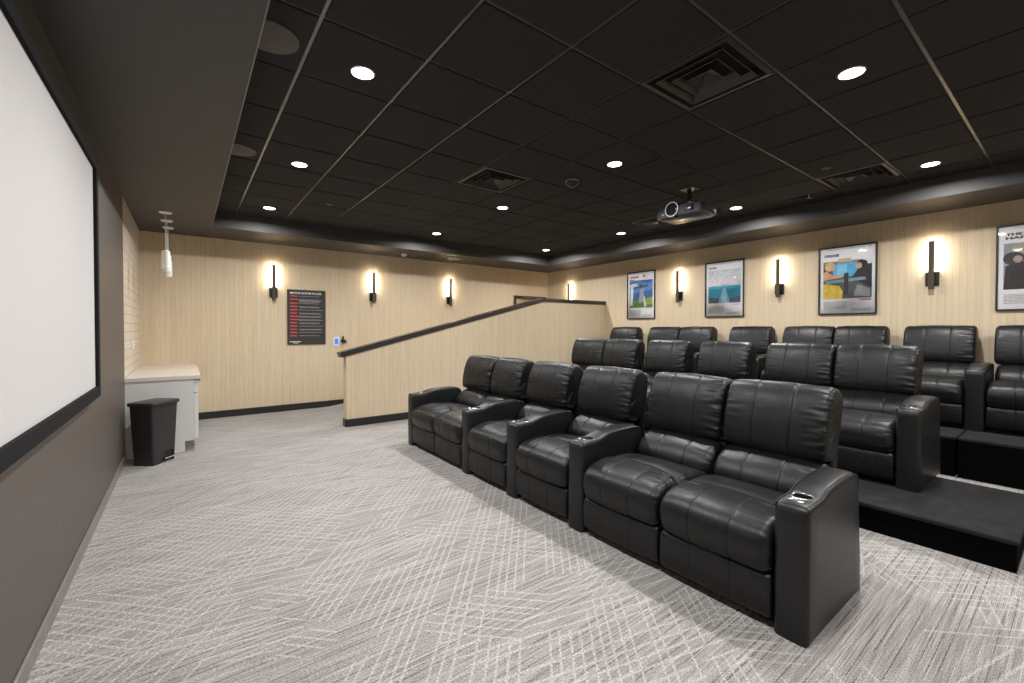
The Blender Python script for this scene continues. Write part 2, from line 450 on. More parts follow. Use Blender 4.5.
# ramp wall
def rz_top(x): return 1.003 + (x - 1.78) * .2467
bm = bmesh.new()
prism(bm, [(1.82, 0), (XP, 0), (XP, rz_top(5.52)), (5.52, rz_top(5.52)), (1.82, rz_top(1.82))], 6.357, 6.49)
struct('wall_ramp', bm, OAK)
bm = bmesh.new()
a = .035
for (x0, z0), (x1, z1) in (((1.75, rz_top(1.75)), (5.53, rz_top(5.52))), ((5.53, rz_top(5.52)), (XP, rz_top(5.52)))):
    prism(bm, [(x0, z0), (x1, z1), (x1, z1 + .075), (x0 + (.0 if x0 > 5 else -.02), z0 + .07)], 6.357 - .018, 6.49 + .02)
struct('trim_2', bm, CAPMAT)
bm = bmesh.new()
box(bm, 1.808, 6.0, 6.343, 6.357, 0, .11, .003); box(bm, 1.808, 1.82, 6.343, 6.50, 0, .11, .003)
struct('baseboard_ramp', bm, BLACKTRIM)
bm = bmesh.new(); prism(bm, [(2.0, 0), (5.5, .38), (XP, .38), (XP, 0)], 6.49, YF - .001)
struct('floor_ramp', bm, CARPET)

# ------------------------------------------------------------------ seating platforms
def platform(name, pts, z1, label, seams=()):
    root = empty(name, (pts[0][0], pts[0][1], 0)); tag(root, label, 'platform')
    ox, oy = pts[0][0], pts[0][1]
    x0, y0 = 0, 0; x1, y1 = pts[1][0] - ox, pts[1][1] - oy
    link('riser', nb(x0 + .012, x1, y0 + .012, y1, 0, z1 - .03), BASEPL, root)
    link('tread', nb(x0, x1, y0, y1, z1 - .03, z1, .010), PLUSH, root)
    return root
BASEPL = simple('black_riser_carpet', (.0035, .0035, .0042), .98, spec=.03, bump=.5, nscale=250)
H1, H2 = .19, .38
platform('seating_platform', ((3.77, .224), (4.915, 5.45)), H1, 'low black carpeted platform carrying the middle row of recliners')
platform('seating_platform', ((5.80, .745), (XP - .002, 6.33)), H2, 'high black carpeted platform under most of the back row by the poster wall')
platform('seating_platform', ((5.80, -1.6), (XP - .002, .735)), H2, 'high black carpeted platform section at the right edge, past the joint in the back row')

# ------------------------------------------------------------------ recliners
W0 = .60; AW = .146
SE = (-.105, .105)
seat_prof = [(.02, .262), (-.012, .280), (-.028, .33), (-.030, .385), (-.012, .435), (.035, .470), (.11, .490), (.20, .500), (.258, .502), (.286, .478), (.315, .486), (.36, .492), (.46, .482), (.56, .462), (.66, .445), (.68, .38), (.5, .32), (.25, .28)]
def seat_warp(p, t):
    if .2 < p.x < .40 and p.y > .45: return -.10 * abs(t) ** 2.5 * (1 - abs(p.x - .29) / .11 if abs(p.x - .29) < .11 else 0)
    return 0.0
lumb_prof = [(.565, .43), (.548, .475), (.562, .525), (.605, .575), (.665, .612), (.735, .634), (.80, .62), (.84, .55), (.80, .44), (.70, .40), (.61, .405)]
pill_prof = [(.780, .640), (.722, .650), (.704, .690), (.706, .760), (.722, .850), (.748, .935), (.778, .998), (.815, 1.040), (.868, 1.054), (.930, 1.040), (.972, .995), (.980, .940), (.955, .850), (.915, .750), (.875, .665), (.83, .635)]
foot_prof = [(.010, .050), (-.006, .075), (-.012, .15), (-.006, .228), (.010, .252), (.05, .258), (.07, .24), (.07, .06), (.05, .046)]
arm_prof = [(0, .0), (-.002, .2), (0, .40), (.0, .56), (.004, .592), (.020, .610), (.06, .615), (.12, .616), (.165, .618), (.205, .628), (.245, .641), (.30, .650), (.40, .655), (.50, .657), (.585, .655), (.632, .645), (.662, .622), (.680, .56), (.698, .40), (.718, .2), (.725, 0), (.6, 0), (.4, 0), (.2, 0)]
CUPX = .128

def dense_arm():
    out = []
    n = len(arm_prof)
    for i in range(n):
        a, b = Vector(arm_prof[i]), Vector(arm_prof[(i + 1) % n]); k = max(1, int((b - a).length / .035))
        for j in range(k): out.append(tuple(a.lerp(b, j / k)))
    return out
def make_arm_mesh():
    bm = loft(dense_arm(), AW, r=.024, M=0, N=8, smoothprof=False, sharp=True, puff=.006)
    for v in bm.verts: v.co.z = max(v.co.z, 0.0)
    o = link('arm', bm, VINYL, smooth=True)
    cb = lathe(bmesh.new(), [(.041, .545), (.041, .70)], (CUPX, 0, 0), 40)
    c = link('cut', cb, VINYL)
    md = o.modifiers.new('b', 'BOOLEAN'); md.object = c; md.operation = 'DIFFERENCE'; md.solver = 'EXACT'
    bpy.context.view_layer.update()
    me = bpy.data.meshes.new_from_object(o.evaluated_get(bpy.context.evaluated_depsgraph_get()))
    me.name = 'arm'
    me.polygons.foreach_set('use_smooth', [True] * len(me.polygons)); me.set_sharp_from_angle(angle=math.radians(48))
    bpy.data.objects.remove(o); bpy.data.objects.remove(c)
    return me
ARM_ME = make_arm_mesh()
def me_of(bm, mats, name, smooth=True, angle=None):
    o = link(name, bm, mats, smooth=smooth, angle=angle); me = o.data; bpy.data.objects.remove(o); return me
CUP_ME = me_of(lathe(bmesh.new(), [(.001, .548), (.0385, .548), (.0395, .56), (.0402, .6235), (.0412, .6235), (.0408, .548)], (CUPX, 0, 0), 40, caps=False), DARKPLAS, 'cup_holder', angle=40)
def torus(bm, R, r, c, seg=40, rs=10):
    rings = []
    for i in range(seg):
        a = 2 * PI * i / seg
        rings.append([bm.verts.new((c[0] + (R + r * math.cos(b)) * math.cos(a), c[1] + (R + r * math.cos(b)) * math.sin(a), c[2] + r * .7 * math.sin(b))) for b in [2 * PI * k / rs for k in range(rs)]])
    for i in range(seg):
        A, B = rings[i], rings[(i + 1) % seg]
        for k in range(rs): bm.faces.new((A[k], A[(k + 1) % rs], B[(k + 1) % rs], B[k]))
    return bm
RING_ME = me_of(torus(bmesh.new(), .0435, .0042, (CUPX, 0, .6215)), CHROME, 'chrome_ring')
bm = lathe(bmesh.new(), [(.017, .614), (.017, .6225), (.014, .6245)], (.052, .0, 0), 24)
for v in bm.verts: v.co.y *= 1.9
for q in (-.014, 0, .014): lathe(bm, [(.005, .6235), (.005, .6275), (.003, .6285)], (.052, q, 0), 12)
SW_ME = me_of(bm, CHROME, 'control_switch', angle=35)
# stitched welts along both top edges of the arm
def tube(bm, pts, r, seg=6):
    rings = []
    for i, p in enumerate(pts):
        p = Vector(p); t = (Vector(pts[min(i + 1, len(pts) - 1)]) - Vector(pts[max(i - 1, 0)])).normalized()
        s = t.orthogonal().normalized() if abs(t.y) > .9 else t.cross(Vector((0, 1, 0))).normalized(); u = t.cross(s)
        rings.append([bm.verts.new(p + (s * math.cos(a) + u * math.sin(a)) * r) for a in [2 * PI * k / seg for k in range(seg)]])
    for a, b in zip(rings, rings[1:]):
        for k in range(seg): bm.faces.new((a[k], a[(k + 1) % seg], b[(k + 1) % seg], b[k]))
    bm.faces.new(rings[0]); bm.faces.new(rings[-1])
    return bm
bm = bmesh.new()
tops = [p for p in arm_prof[4:18]]
for s in (-1, 1): tube(bm, [(x, s * (AW / 2 - .0045), z - .0035) for x, z in tops], .0032)
WELT_ME = me_of(bm, LEATHER, 'welt')

VAR = []
for sd in range(4):
    VAR.append(dict(
        seat=me_of(loft(seat_prof, W0 - .014, r=.045, seams=SE, M=150, N=40, pucker=.0075, seed=sd * 3 + 1, puff=.010, seam_d=.0035, seam_if=lambda p: p.x < .25, warp=seat_warp), LEATHER, 'seat_cushion'),
        lumb=me_of(loft(lumb_prof, W0 - .016, r=.05, seams=SE, M=110, N=40, pucker=.008, seed=sd * 5 + 2, puff=.012, seam_d=.0035), LEATHER, 'lumbar_cushion'),
        pill=me_of(loft(pill_prof, W0 - .008, r=.036, seams=SE, M=150, N=44, pucker=.0095, seed=sd * 7 + 3, puff=.012, seam_d=.0032), LEATHER, 'back_cushion'),
        foot=me_of(loft(foot_prof, W0 - .012, r=.020, seams=SE, M=90, N=30, pucker=.002, seed=sd * 11 + 4, puff=.006, seam_d=.0025), LEATHER, 'footrest_panel')))
BASE_ME = me_of(nb(.07, .80, -W0 / 2 + .012, W0 / 2 - .012, 0, .262, .006), BASEFAB, 'base_frame', False)
shell = [(.80, .05), (.845, .05), (.865, .30), (.885, .60), (.925, .86), (.93, .90), (.955, .925), (.98, .91), (.975, .85), (.945, .60), (.93, .30), (.92, .05)]
SHELL_ME = me_of(loft(shell, W0 - .05, r=.03, M=80, N=10, smoothprof=False), LEATHER, 'back_shell', angle=60)

def recliner(x, z, y0, y1, label, group, near_arm=True, far_arm=False, v=0, pil=(.015, 1.0)):
    w = y1 - y0; s = w / W0; V = VAR[v % 4]
    root = empty('recliner', (x, (y0 + y1) / 2, z)); tag(root, label, 'recliner', group)
    def part(name, me, sc=s, y=0.0, par=root):
        o = bpy.data.objects.new(name, me); COL.objects.link(o); o.parent = par; o.scale = (1, sc, 1); o.location = (0, y, 0); return o
    part('base_frame', BASE_ME); part('seat_cushion', V['seat']); part('lumbar_cushion', V['lumb']); part('back_cushion', V['pill'], s * pil[1], pil[0])
    part('footrest_panel', V['foot']); part('back_shell', SHELL_ME)
    for flag, sg in ((near_arm, -1), (far_arm, 1)):
        if flag:
            a = part('arm', ARM_ME, 1.0, sg * (w / 2 + AW / 2 + .001))
            part('welt', WELT_ME, 1.0, 0, a)
            cp = part('cup_holder', CUP_ME, 1.0, sg * (w / 2 + AW / 2 + .001)); cp.name = 'cup_holder'
            rg = part('chrome_ring', RING_ME, 1.0, 0, cp); rg['label'] = 'chrome ring around the cup holder'
            sw = part('control_switch', SW_ME, 1.0, sg * (w / 2 + AW / 2 + .001)); sw['label'] = 'chrome recline switch'
    return root
R1, R2, R3 = 'recliners of the front row', 'recliners of the middle row', 'recliners of the back row'
b = 'black leather recliner '
row1 = [(.868, 1.472, 1, 0, b + 'at the near end of the front row, arm facing the camera'),
        (1.472, 2.069, 0, 0, b + 'second from the near end of the front row'),
        (2.218, 2.815, 1, 0, b + 'in the front row, third from its near end'),
        (2.962, 3.56, 1, 0, b + 'in the front row, fourth from its near end'),
        (3.706, 4.268, 1, 0, b + 'second from the far end of the front row'),
        (4.268, 4.845, 0, 1, b + 'at the far end of the front row, nearest the ramp wall')]
PIL1 = {0: (.005, 1.015), 4: (-.012, .985), 5: (.034, 1.10)}
for k, (a0, a1, n, f, l) in enumerate(row1): recliner(2.158, 0, a0, a1, l, R1, n, f, k, PIL1.get(k, (.015, 1.0)))
row2 = [(.882, 1.490, 1, 0, b + 'at the near end of the middle row'),
        (1.490, 2.118, 0, 0, b + 'second from the near end of the middle row'),
        (2.285, 2.895, 1, 0, b + 'in the middle row, third from its near end'),
        (3.055, 3.660, 1, 0, b + 'in the middle row, fourth from its near end'),
        (3.812, 4.418, 1, 0, b + 'second from the far end of the middle row'),
        (4.418, 5.075, 0, 1, b + 'at the far end of the middle row, nearest the ramp wall')]
for k, (a0, a1, n, f, l) in enumerate(row2): recliner(4.31, H1, a0, a1, l, R2, n, f, k + 1, (.005, 1.015) if k == 0 else (.015, 1.0))
row3 = [(.010, .612, 1, 0, b + 'in the back row, cut off by the right edge'),
        (.760, 1.372, 1, 0, b + 'in the back row under the nearest wall sconce'),
        (1.521, 2.085, 1, 0, b + 'in the back row, third from the right edge'),
        (2.085, 2.715, 0, 0, b + 'in the back row, fourth from the right edge'),
        (2.880, 3.505, 1, 0, b + 'in the back row, fifth from the right edge'),
        (3.790, 4.412, 1, 0, b + 'in the back row, nearest below the blue sea poster'),
        (4.412, 5.050, 0, 0, b + 'in the back row, second from its far end'),
        (5.310, 5.975, 1, 1, b + 'at the far end of the back row, below the green field poster')]
for k, (a0, a1, n, f, l) in enumerate(row3): recliner(6.29, H2, a0, a1, l, R3, n, f, k + 2, (.004, 1.015) if k == 1 else (.015, 1.0))

# ------------------------------------------------------------------ projection screen
root = empty('projection_screen', (XW, 2.6, 0)); tag(root, 'large white projection screen in a black felt frame on the dark left wall', 'screen')
y0, y1, z0, z1 = 1.15 - 2.6, 4.07 - 2.6, .942, 2.545; fw = .072; D = .058
bm = bmesh.new()
box(bm, .0, D, y0, y1, z0, z0 + fw, .003); box(bm, .0, D, y0, y1, z1 - fw, z1, .003)
box(bm, .0, D, y0, y0 + fw, z0 + fw, z1 - fw, .003); box(bm, .0, D, y1 - fw, y1, z0 + fw, z1 - fw, .003)
link('frame', bm, FELT, root)
link('screen_surface', nb(.012, .040, y0 + .03, y1 - .03, z0 + .03, z1 - .03), SCREENW, root)

# ------------------------------------------------------------------ servery counter
root = empty('base_cabinet', (XW, 6.182, 0)); tag(root, 'white laminate base cabinet run against the tiled wall behind the bin', 'cabinet')
bm = bmesh.new(); prism(bm, [(0, 0), (.508, 0), (.508, .122), (.595, .122), (.595, .825), (0, .825)], 0, .020)
link('side_panel', bm, LAMINATE, root)
link('carcass', nb(.0, .585, .021, YF - 6.184, .122, .825), LAMINATE, root)
link('toe_kick', nb(.0, .500, .021, YF - 6.184, 0, .122), DARKTOE, root)
for k in range(2):
    a = .03 + k * 1.01
    d = link('drawer', nb(.596, .636, a, a + 1.0, .665, .815, .002), LAMINATE, root)
    bm = bmesh.new(); tube(bm, [(.658, a + .40, .765), (.658, a + .60, .765)], .006, 8)
    for q in (.42, .58): tube(bm, [(.636, a + q, .765), (.659, a + q, .7649)], .005, 8)
    hd = link('handle', bm, BLKMETAL, d); hd['label'] = 'black bar handle'
    for q in (0, .502): link('door', nb(.596, .636, a + q, a + q + .498, .130, .658, .002), LAMINATE, root)
o = link('worktop', nb(XW - .004, .128, 6.165, YF - .002, .826, .870, .003), WORKTOP)
tag(o, 'cream stone worktop lying on the white cabinet run', 'worktop')

# ------------------------------------------------------------------ step bin
ang = math.radians(51)
root = empty('pedal_bin', (-.275, 5.895, 0), ang); tag(root, 'charcoal plastic pedal bin standing in front of the white cabinet', 'bin')
def rrect(w, d, r, n=6, front=0.0):
    pts = []
    for cx, cy, a0 in ((w / 2 - r, d / 2 - r, 0), (-w / 2 + r, d / 2 - r, 90), (-w / 2 + r, -d / 2 + r, 180), (w / 2 - r, -d / 2 + r, 270)):
        for k in range(n + 1):
            a = math.radians(a0 + 90 * k / n); pts.append((cx + r * math.cos(a), cy + r * math.sin(a)))
    return pts
def stack(bm, levels, front=0.0):
    rings = [[bm.verts.new((p[0], p[1] - (front * (1 - (2 * p[0] / w) ** 2) if p[1] < 0 else 0), z)) for p in rrect(w, d, r)] for (w, d, r, z) in levels]
    n = len(rings[0])
    for a, c in zip(rings, rings[1:]):
        for i in range(n): bm.faces.new((a[i], a[(i + 1) % n], c[(i + 1) % n], c[i]))
    bm.faces.new(rings[0]); bm.faces.new(rings[-1])
    return bm
bd = stack(bmesh.new(), [(.275, .215, .02, 0), (.277, .217, .02, .05), (.33, .252, .028, .590), (.334, .256, .03, .612)], .006)
o = link('body', bd, BINPLAS, root, smooth=True, angle=40)
cb = bmesh.new(); box(cb, -.030, .118, -.2, -.070, -.03, .115, .03, seg=5)
c = link('cut', cb, BINPLAS)
c.parent = root
md = o.modifiers.new('b', 'BOOLEAN'); md.object = c; md.solver = 'EXACT'
bpy.context.view_layer.update()
me = bpy.data.meshes.new_from_object(o.evaluated_get(bpy.context.evaluated_depsgraph_get())); o.modifiers.clear(); o.data = me; bpy.data.objects.remove(c)
me.set_sharp_from_angle(angle=math.radians(40))
link('lid', stack(bmesh.new(), [(.350, .270, .03, .610), (.362, .284, .034, .615), (.364, .286, .034, .637), (.355, .278, .034, .646), (.30, .22, .03, .652)], .018), BINPLAS, root, smooth=True, angle=35)
pd = bmesh.new(); box(pd, -.018, .106, -.135, -.07, .038, .052, .004)
o = link('pedal', pd, CHROME, root); o['label'] = 'bright metal foot pedal'

# ------------------------------------------------------------------ pendants over the counter
for k, (y, zt, l) in enumerate(((6.742, 2.345, 'white cylinder pendant on a thin cord, nearest of the three over the counter'),
                     (7.257, 2.365, 'white cylinder pendant on a thin cord, middle of the three over the counter'),
                     (7.744, 2.345, 'white cylinder pendant on a thin cord, farthest of the three, nearest the far wall'))):
    root = empty('pendant_light', (-.188, y, ZS)); tag(root, l, 'pendant light', 'pendants over the counter')
    link('canopy', lathe(bmesh.new(), [(.064, 0), (.066, -.005), (.064, -.014), (.058, -.018)], seg=32), WHITEMET, root, smooth=True, angle=35)
    z1 = zt - ZS; z0 = z1 - .215
    bm = bmesh.new(); tube(bm, [(0, 0, -.02), (.0005, 0, z1)], .0035, 8); link('cord', bm, WHITEPL, root)
    link('shade', lathe(bmesh.new(), [(.012, z1 + .012), (.030, z1 + .006), (.041, z1 - .004), (.042, z1 - .02), (.042, z0), (.038, z0), (.038, z0 + .05)], seg=32, caps=False), WHITEMET, root, smooth=True, angle=35)
    link('diffuser', lathe(bmesh.new(), [(.037, z0 + .05), (.037, z0 + .006)], seg=24), WHITEPL, root)

# ------------------------------------------------------------------ outlets, thermostat etc.
def plate(name, loc, rz, w, h, label, cat, group=None):
    root = empty(name, loc, rz); tag(root, label, cat, group)
    link('cover_plate', nb(-w / 2, w / 2, -.008, 0, -h / 2, h / 2, .003), WHITEPL, root)
    return root
for y, l in ((6.56, 'white double outlet on the tiled wall, the one nearer the screen'), (7.27, 'white double outlet on the tiled wall, nearer the far corner')):
    r = plate('wall_outlet', (XW - .006, y, 1.20), PI / 2, .115, .115, l, 'outlet', 'outlets above the worktop')
    for sx in (-.028, .028):
        for sz in (-.02, .02):
            bm = bmesh.new(); box(bm, sx - .014, sx + .014, -.0105, -.0075, sz - .014, sz + .014, .003)
            link('socket', bm, LAMINATE, r)
r = plate('wall_control', (2.19, YF, 1.17), 0, .104, .165, 'white wall control with a lit blue display beside the rules sign', 'wall control')
o = link('display', nb(-.030, .030, -.011, -.008, -.05, .055, .001), SCRNBLUE, r); o['label'] = 'lit blue display'
root = empty('wall_speaker_knob', (2.305, YF, 1.185)); root.name = 'wall_release'; tag(root, 'small black fitting on the wall right of the blue display', 'wall fitting')
link('body', lathe(bmesh.new(), [(.038, 0), (.038, -.040), (.028, -.052)], (0, 0, -.005), 20, axis='y'), DARKPLAS, root, smooth=True, angle=40)
link('knob', lathe(bmesh.new(), [(.020, -.03), (.022, -.075), (.016, -.085)], (.028, 0, -.02), 18, axis='y'), DARKPLAS, root, smooth=True, angle=40)
link('bracket', nb(-.014, .012, -.03, 0, .0, .085, .006), DARKPLAS, root)

# ------------------------------------------------------------------ wall sconces
def sconce(x, y, rz, label, grp):
    root = empty('wall_sconce', (x, y, 0), rz); tag(root, label, 'wall sconce', grp)
    link('backplate', nb(-.062, .062, -.022, 0, 1.932, 2.10, .003), BLKMETAL, root)
    link('bracket', nb(-.030, .030, -.074, -.022, 1.940, 2.09, .003), BLKMETAL, root)
    o = link('light_bar', nb(-.026, .026, -.084, -.054, 1.885, 2.47, .003), BRONZE, root); o['label'] = 'slim bronze light bar'
    e = link('led_strip', nb(-.018, .018, -.054, -.048, 2.11, 2.455), LEDW, root); e['label'] = 'lit warm strip behind the bar'
for x, l in ((1.178, 'lit slim sconce on the far wall left of the rules sign'), (2.86, 'lit slim sconce on the far wall, middle of its three'),
             (4.51, 'lit slim sconce on the far wall, nearest the rising ramp wall')):
    sconce(x, YF, 0, l, 'sconces on the far wall')
for y, l in ((7.42, 'lit slim sconce on the poster wall, half hidden behind the ramp wall'), (4.57, 'lit slim sconce between the green field and blue sea posters'),
             (2.875, 'lit slim sconce between the blue sea poster and the poster of two seated figures'),
             (1.165, 'lit slim sconce nearest the camera, above the back row at right')):
    sconce(XP, y, -PI / 2, l, 'sconces on the poster wall')

# ------------------------------------------------------------------ rules sign
INKW = simple('sign_white_ink', (.80, .79, .78), .6); INKR = simple('sign_red_ink', (.62, .085, .065), .6); INKG = simple('sign_grey_ink', (.40, .39, .39), .6)
SIGNBG = simple('sign_charcoal', (.028, .025, .026), .5)
root = empty('rules_sign', (1.692, YF, 1.605)); tag(root, 'charcoal rules sign with white title and red headings on the far wall', 'sign')
link('board', nb(-.308, .308, -.022, 0, -.474, .474, .003), SIGNBG, root)
text('title', 'MOVIE ROOM RULES', .50, .036, INKW, root, -.262, .398, -.0225, bold=.012)
def fine(rows, mat, name, parent, y=-.0235):
    bm = bmesh.new()
    for x0, x1, z, h in rows:
        x = x0
        while x < x1 - .004:
            w = random.uniform(.010, .034); e = min(x + w, x1)
            box(bm, x, e, y, y + .0014, z, z + h); x = e + random.uniform(.003, .006)
    o = link(name, bm, mat, parent); return o
red, gry = [], []
zz = .365
for k, n in enumerate((1, 4, 1, 2, 1, 2, 2, 2, 2, 1, 2, 1, 1)):
    red.append((-.264, -.264 + random.uniform(.10, .15), zz - .012, .019))
    for j in range(n): gry.append((-.12, random.uniform(.20, .27), zz - .014 * j - .006, .006))
    zz -= .068 if k == 1 else .056
o = fine(red, INKR, 'heading', root); o['label'] = 'red headings'
fine(gry, INKG, 'fine_print', root)
fine([(-.27, -.10, -.43, .012), (-.22, -.14, -.452, .010)], INKW, 'footer', root)

# ------------------------------------------------------------------ framed posters
PC = {}
def pm(col, rough=.55):
    k = tuple(col)
    if k not in PC: PC[k] = simple('print_ink', col, rough, nz=.16, nscale=22)
    return PC[k]
def poster(y, label, title, shapes, tz=.365):
    root = empty('framed_poster', (XP, y, 2.078), -PI / 2); tag(root, label, 'poster', 'film posters on the back wall')
    w, h, f, d = .332, .474, .017, .030
    bm = bmesh.new()
    box(bm, -w, w, -d, 0, h - f, h, .002); box(bm, -w, w, -d, 0, -h, -h + f, .002)
    box(bm, -w, -w + f, -d, 0, -h + f, h - f, .002); box(bm, w - f, w, -d, 0, -h + f, h - f, .002)
    link('frame', bm, BLACKTRIM, root)
    link('sheet', nb(-w + f, w - f, -.010, -.002, -h + f, h - f), PAPER, root)
    link('glazing', nb(-w + f, w - f, -.022, -.020, -h + f, h - f), GLASS, root)
    mats = []; bm = bmesh.new()
    for k, (col, pts) in enumerate(shapes):
        m = pm(col)
        if m not in mats: mats.append(m)
        vs = [bm.verts.new((p[0], -.0105 - .00035 * k, p[1])) for p in pts]
        bm.faces.new(vs).material_index = mats.index(m)
    me = bpy.data.meshes.new('picture')
    bm.normal_update()
    for fc in bm.faces:
        if fc.normal.y > 0: fc.normal_flip()
    bm.to_mesh(me); bm.free()
    for m in mats: me.materials.append(m)
    o = bpy.data.objects.new('picture', me); COL.objects.link(o); o.parent = root
    ink = pm((.03, .03, .032))
    for k, (t, tw, th, tx, tzz) in enumerate(title): text('title', t, tw, th, ink, root, tx, tzz, -.0115, bold=.045)
    rows = [(-.27, .0, -.30 - .016 * k, .006) for k in range(7)] + [(.05, .27, -.40 - .016 * k, .006) for k in range(3)] + [(.13, .26, -.27, .010)]
    fine(rows, pm((.35, .34, .34)), 'fine_print', root, -.0125)
    fine([(-.2, .20, .432, .004), (.24, .275, .428, .009)], pm((.22, .22, .23)), 'credit_line', root, -.0125)
    return root
def R_(x0, x1, z0, z1): return [(x0, z0), (x1, z0), (x1, z1), (x0, z1)]
def E_(cx, cz, rx, rz, n=18, a=0): return [(cx + rx * math.cos(2 * PI * k / n) * math.cos(a) - rz * math.sin(2 * PI * k / n) * math.sin(a), cz + rx * math.cos(2 * PI * k / n) * math.sin(a) + rz * math.sin(2 * PI * k / n) * math.cos(a)) for k in range(n)]
poster(5.42, 'framed poster with blue sky over a green field, leftmost on the poster wall', [],
       [((.05, .15, .42), R_(-.275, .275, -.25, .30)), ((.12, .28, .60), [(-.275, .02), (.275, .10), (.275, .24), (-.1, .28), (-.275, .2)]), ((.10, .24, .05), [(-.275, -.25), (.275, -.25), (.275, -.03), (.1, -.06), (-.1, -.09), (-.275, -.12)]),
        ((.28, .36, .08), [(.05, -.22), (.275, -.18), (.275, -.05), (.12, -.08)]), ((.80, .80, .80), [(-.26, -.20), (-.20, -.20), (-.17, .22), (-.24, .24)]), ((.60, .68, .75), E_(-.17, .20, .10, .045)),
        ((.72, .72, .70), [(.08, -.23), (.13, -.23), (.09, -.02), (.06, -.02)]), ((.07, .09, .12), [(-.19, .13), (.17, .17), (.17, .20), (-.18, .17)]), ((.35, .42, .48), [(-.05, -.15), (.06, -.13), (.08, .13), (-.01, .16)]),
        ((.10, .12, .15), E_(.0, .18, .035, .05)), ((.45, .06, .03), R_(-.25, -.05, .355, .385)), ((.55, .20, .05), E_(.075, .385, .03, .022)), ((.05, .05, .06), R_(-.27, -.16, .31, .325))])
poster(3.735, 'framed poster with pale sky above deep blue sea between two sconces', [('JAWS', .13, .040, -.265, .345)],
       [((.64, .66, .70), R_(-.275, .275, -.235, .33)), ((.70, .66, .68), [(-.275, .06), (.275, .1), (.275, .22), (-.275, .18)]), ((.02, .23, .34), R_(-.275, .275, -.235, .055)), ((.04, .38, .48), [(-.275, .01), (.275, .01), (.275, .055), (-.275, .055)]),
        ((.07, .09, .15), [(-.275, -.235), (.275, -.235), (.275, -.12), (.1, -.16), (-.1, -.16), (-.275, -.12)]), ((.22, .42, .52), [(-.10, -.235), (.10, -.235), (.07, -.12), (.015, .03), (-.01, .03), (-.06, -.12)]),
        ((.40, .55, .62), [(-.05, -.235), (.06, -.235), (.03, -.08), (-.01, -.08)]), ((.16, .16, .18), [(-.05, .062), (.05, .072), (.05, .080), (-.05, .070)])])
poster(2.025, 'framed poster of two seated figures facing across a table before a blue window', [('GREASE', .175, .036, -.265, .335)],
       [((.10, .10, .11), R_(-.275, .275, -.255, .27)), ((.10, .42, .66), R_(-.16, .15, .05, .24)), ((.22, .55, .75), R_(-.12, .0, .08, .22)), ((.30, .24, .18), R_(-.275, .275, .235, .27)), ((.55, .45, .30), R_(-.1, .05, .25, .30)), ((.72, .70, .68), R_(.17, .275, .16, .27)),
        ((.78, .55, .07), [(-.275, -.255), (-.05, -.255), (-.045, -.16), (-.08, -.08), (-.20, -.05), (-.275, -.04)]), ((.70, .38, .22), [(-.275, .0), (-.20, .02), (-.05, .04), (-.05, .07), (-.17, .08), (-.24, .14), (-.275, .12)]),
        ((.75, .52, .20), E_(-.20, .20, .06, .065)), ((.68, .40, .26), E_(-.165, .185, .035, .045)), ((.03, .03, .035), [(.05, .02), (.275, -.12), (.275, .20), (.17, .20), (.11, .12)]), ((.02, .02, .022), E_(.17, .21, .06, .05)),
        ((.62, .38, .26), E_(.135, .185, .035, .04)), ((.20, .33, .36), [(-.26, .0), (.20, .03), (.22, -.01), (-.24, -.04)]), ((.04, .04, .045), R_(-.03, .02, -.20, .10)), ((.30, .30, .31), [(.08, -.22), (.26, -.24), (.26, -.14), (.12, -.06)]), ((.55, .07, .05), R_(.15, .275, -.285, -.272))])
poster(.312, 'framed poster of a figure in a dark coat, cut off by the right edge', [('THE PURSUIT OF', .50, .030, -.262, .352), ('HAPPYNESS', .40, .030, -.262, .312)],
       [((.30, .34, .38), R_(-.275, .275, -.24, .27)), ((.42, .37, .28), R_(-.22, -.10, .0, .26)), ((.50, .62, .70), R_(-.08, .10, .06, .27)), ((.045, .035, .033), [(-.275, -.24), (.22, -.24), (.20, .05), (.10, .17), (.0, .14), (-.12, .06), (-.26, .02)]),
        ((.05, .045, .045), E_(-.20, .10, .08, .075)), ((.45, .33, .27), E_(-.17, .09, .035, .04)), ((.36, .27, .22), E_(.03, .19, .06, .07)), ((.60, .60, .62), [(-.03, .09), (.05, .06), (.07, .11), (.0, .13)]), ((.45, .32, .24), E_(-.0, -.08, .07, .035))])

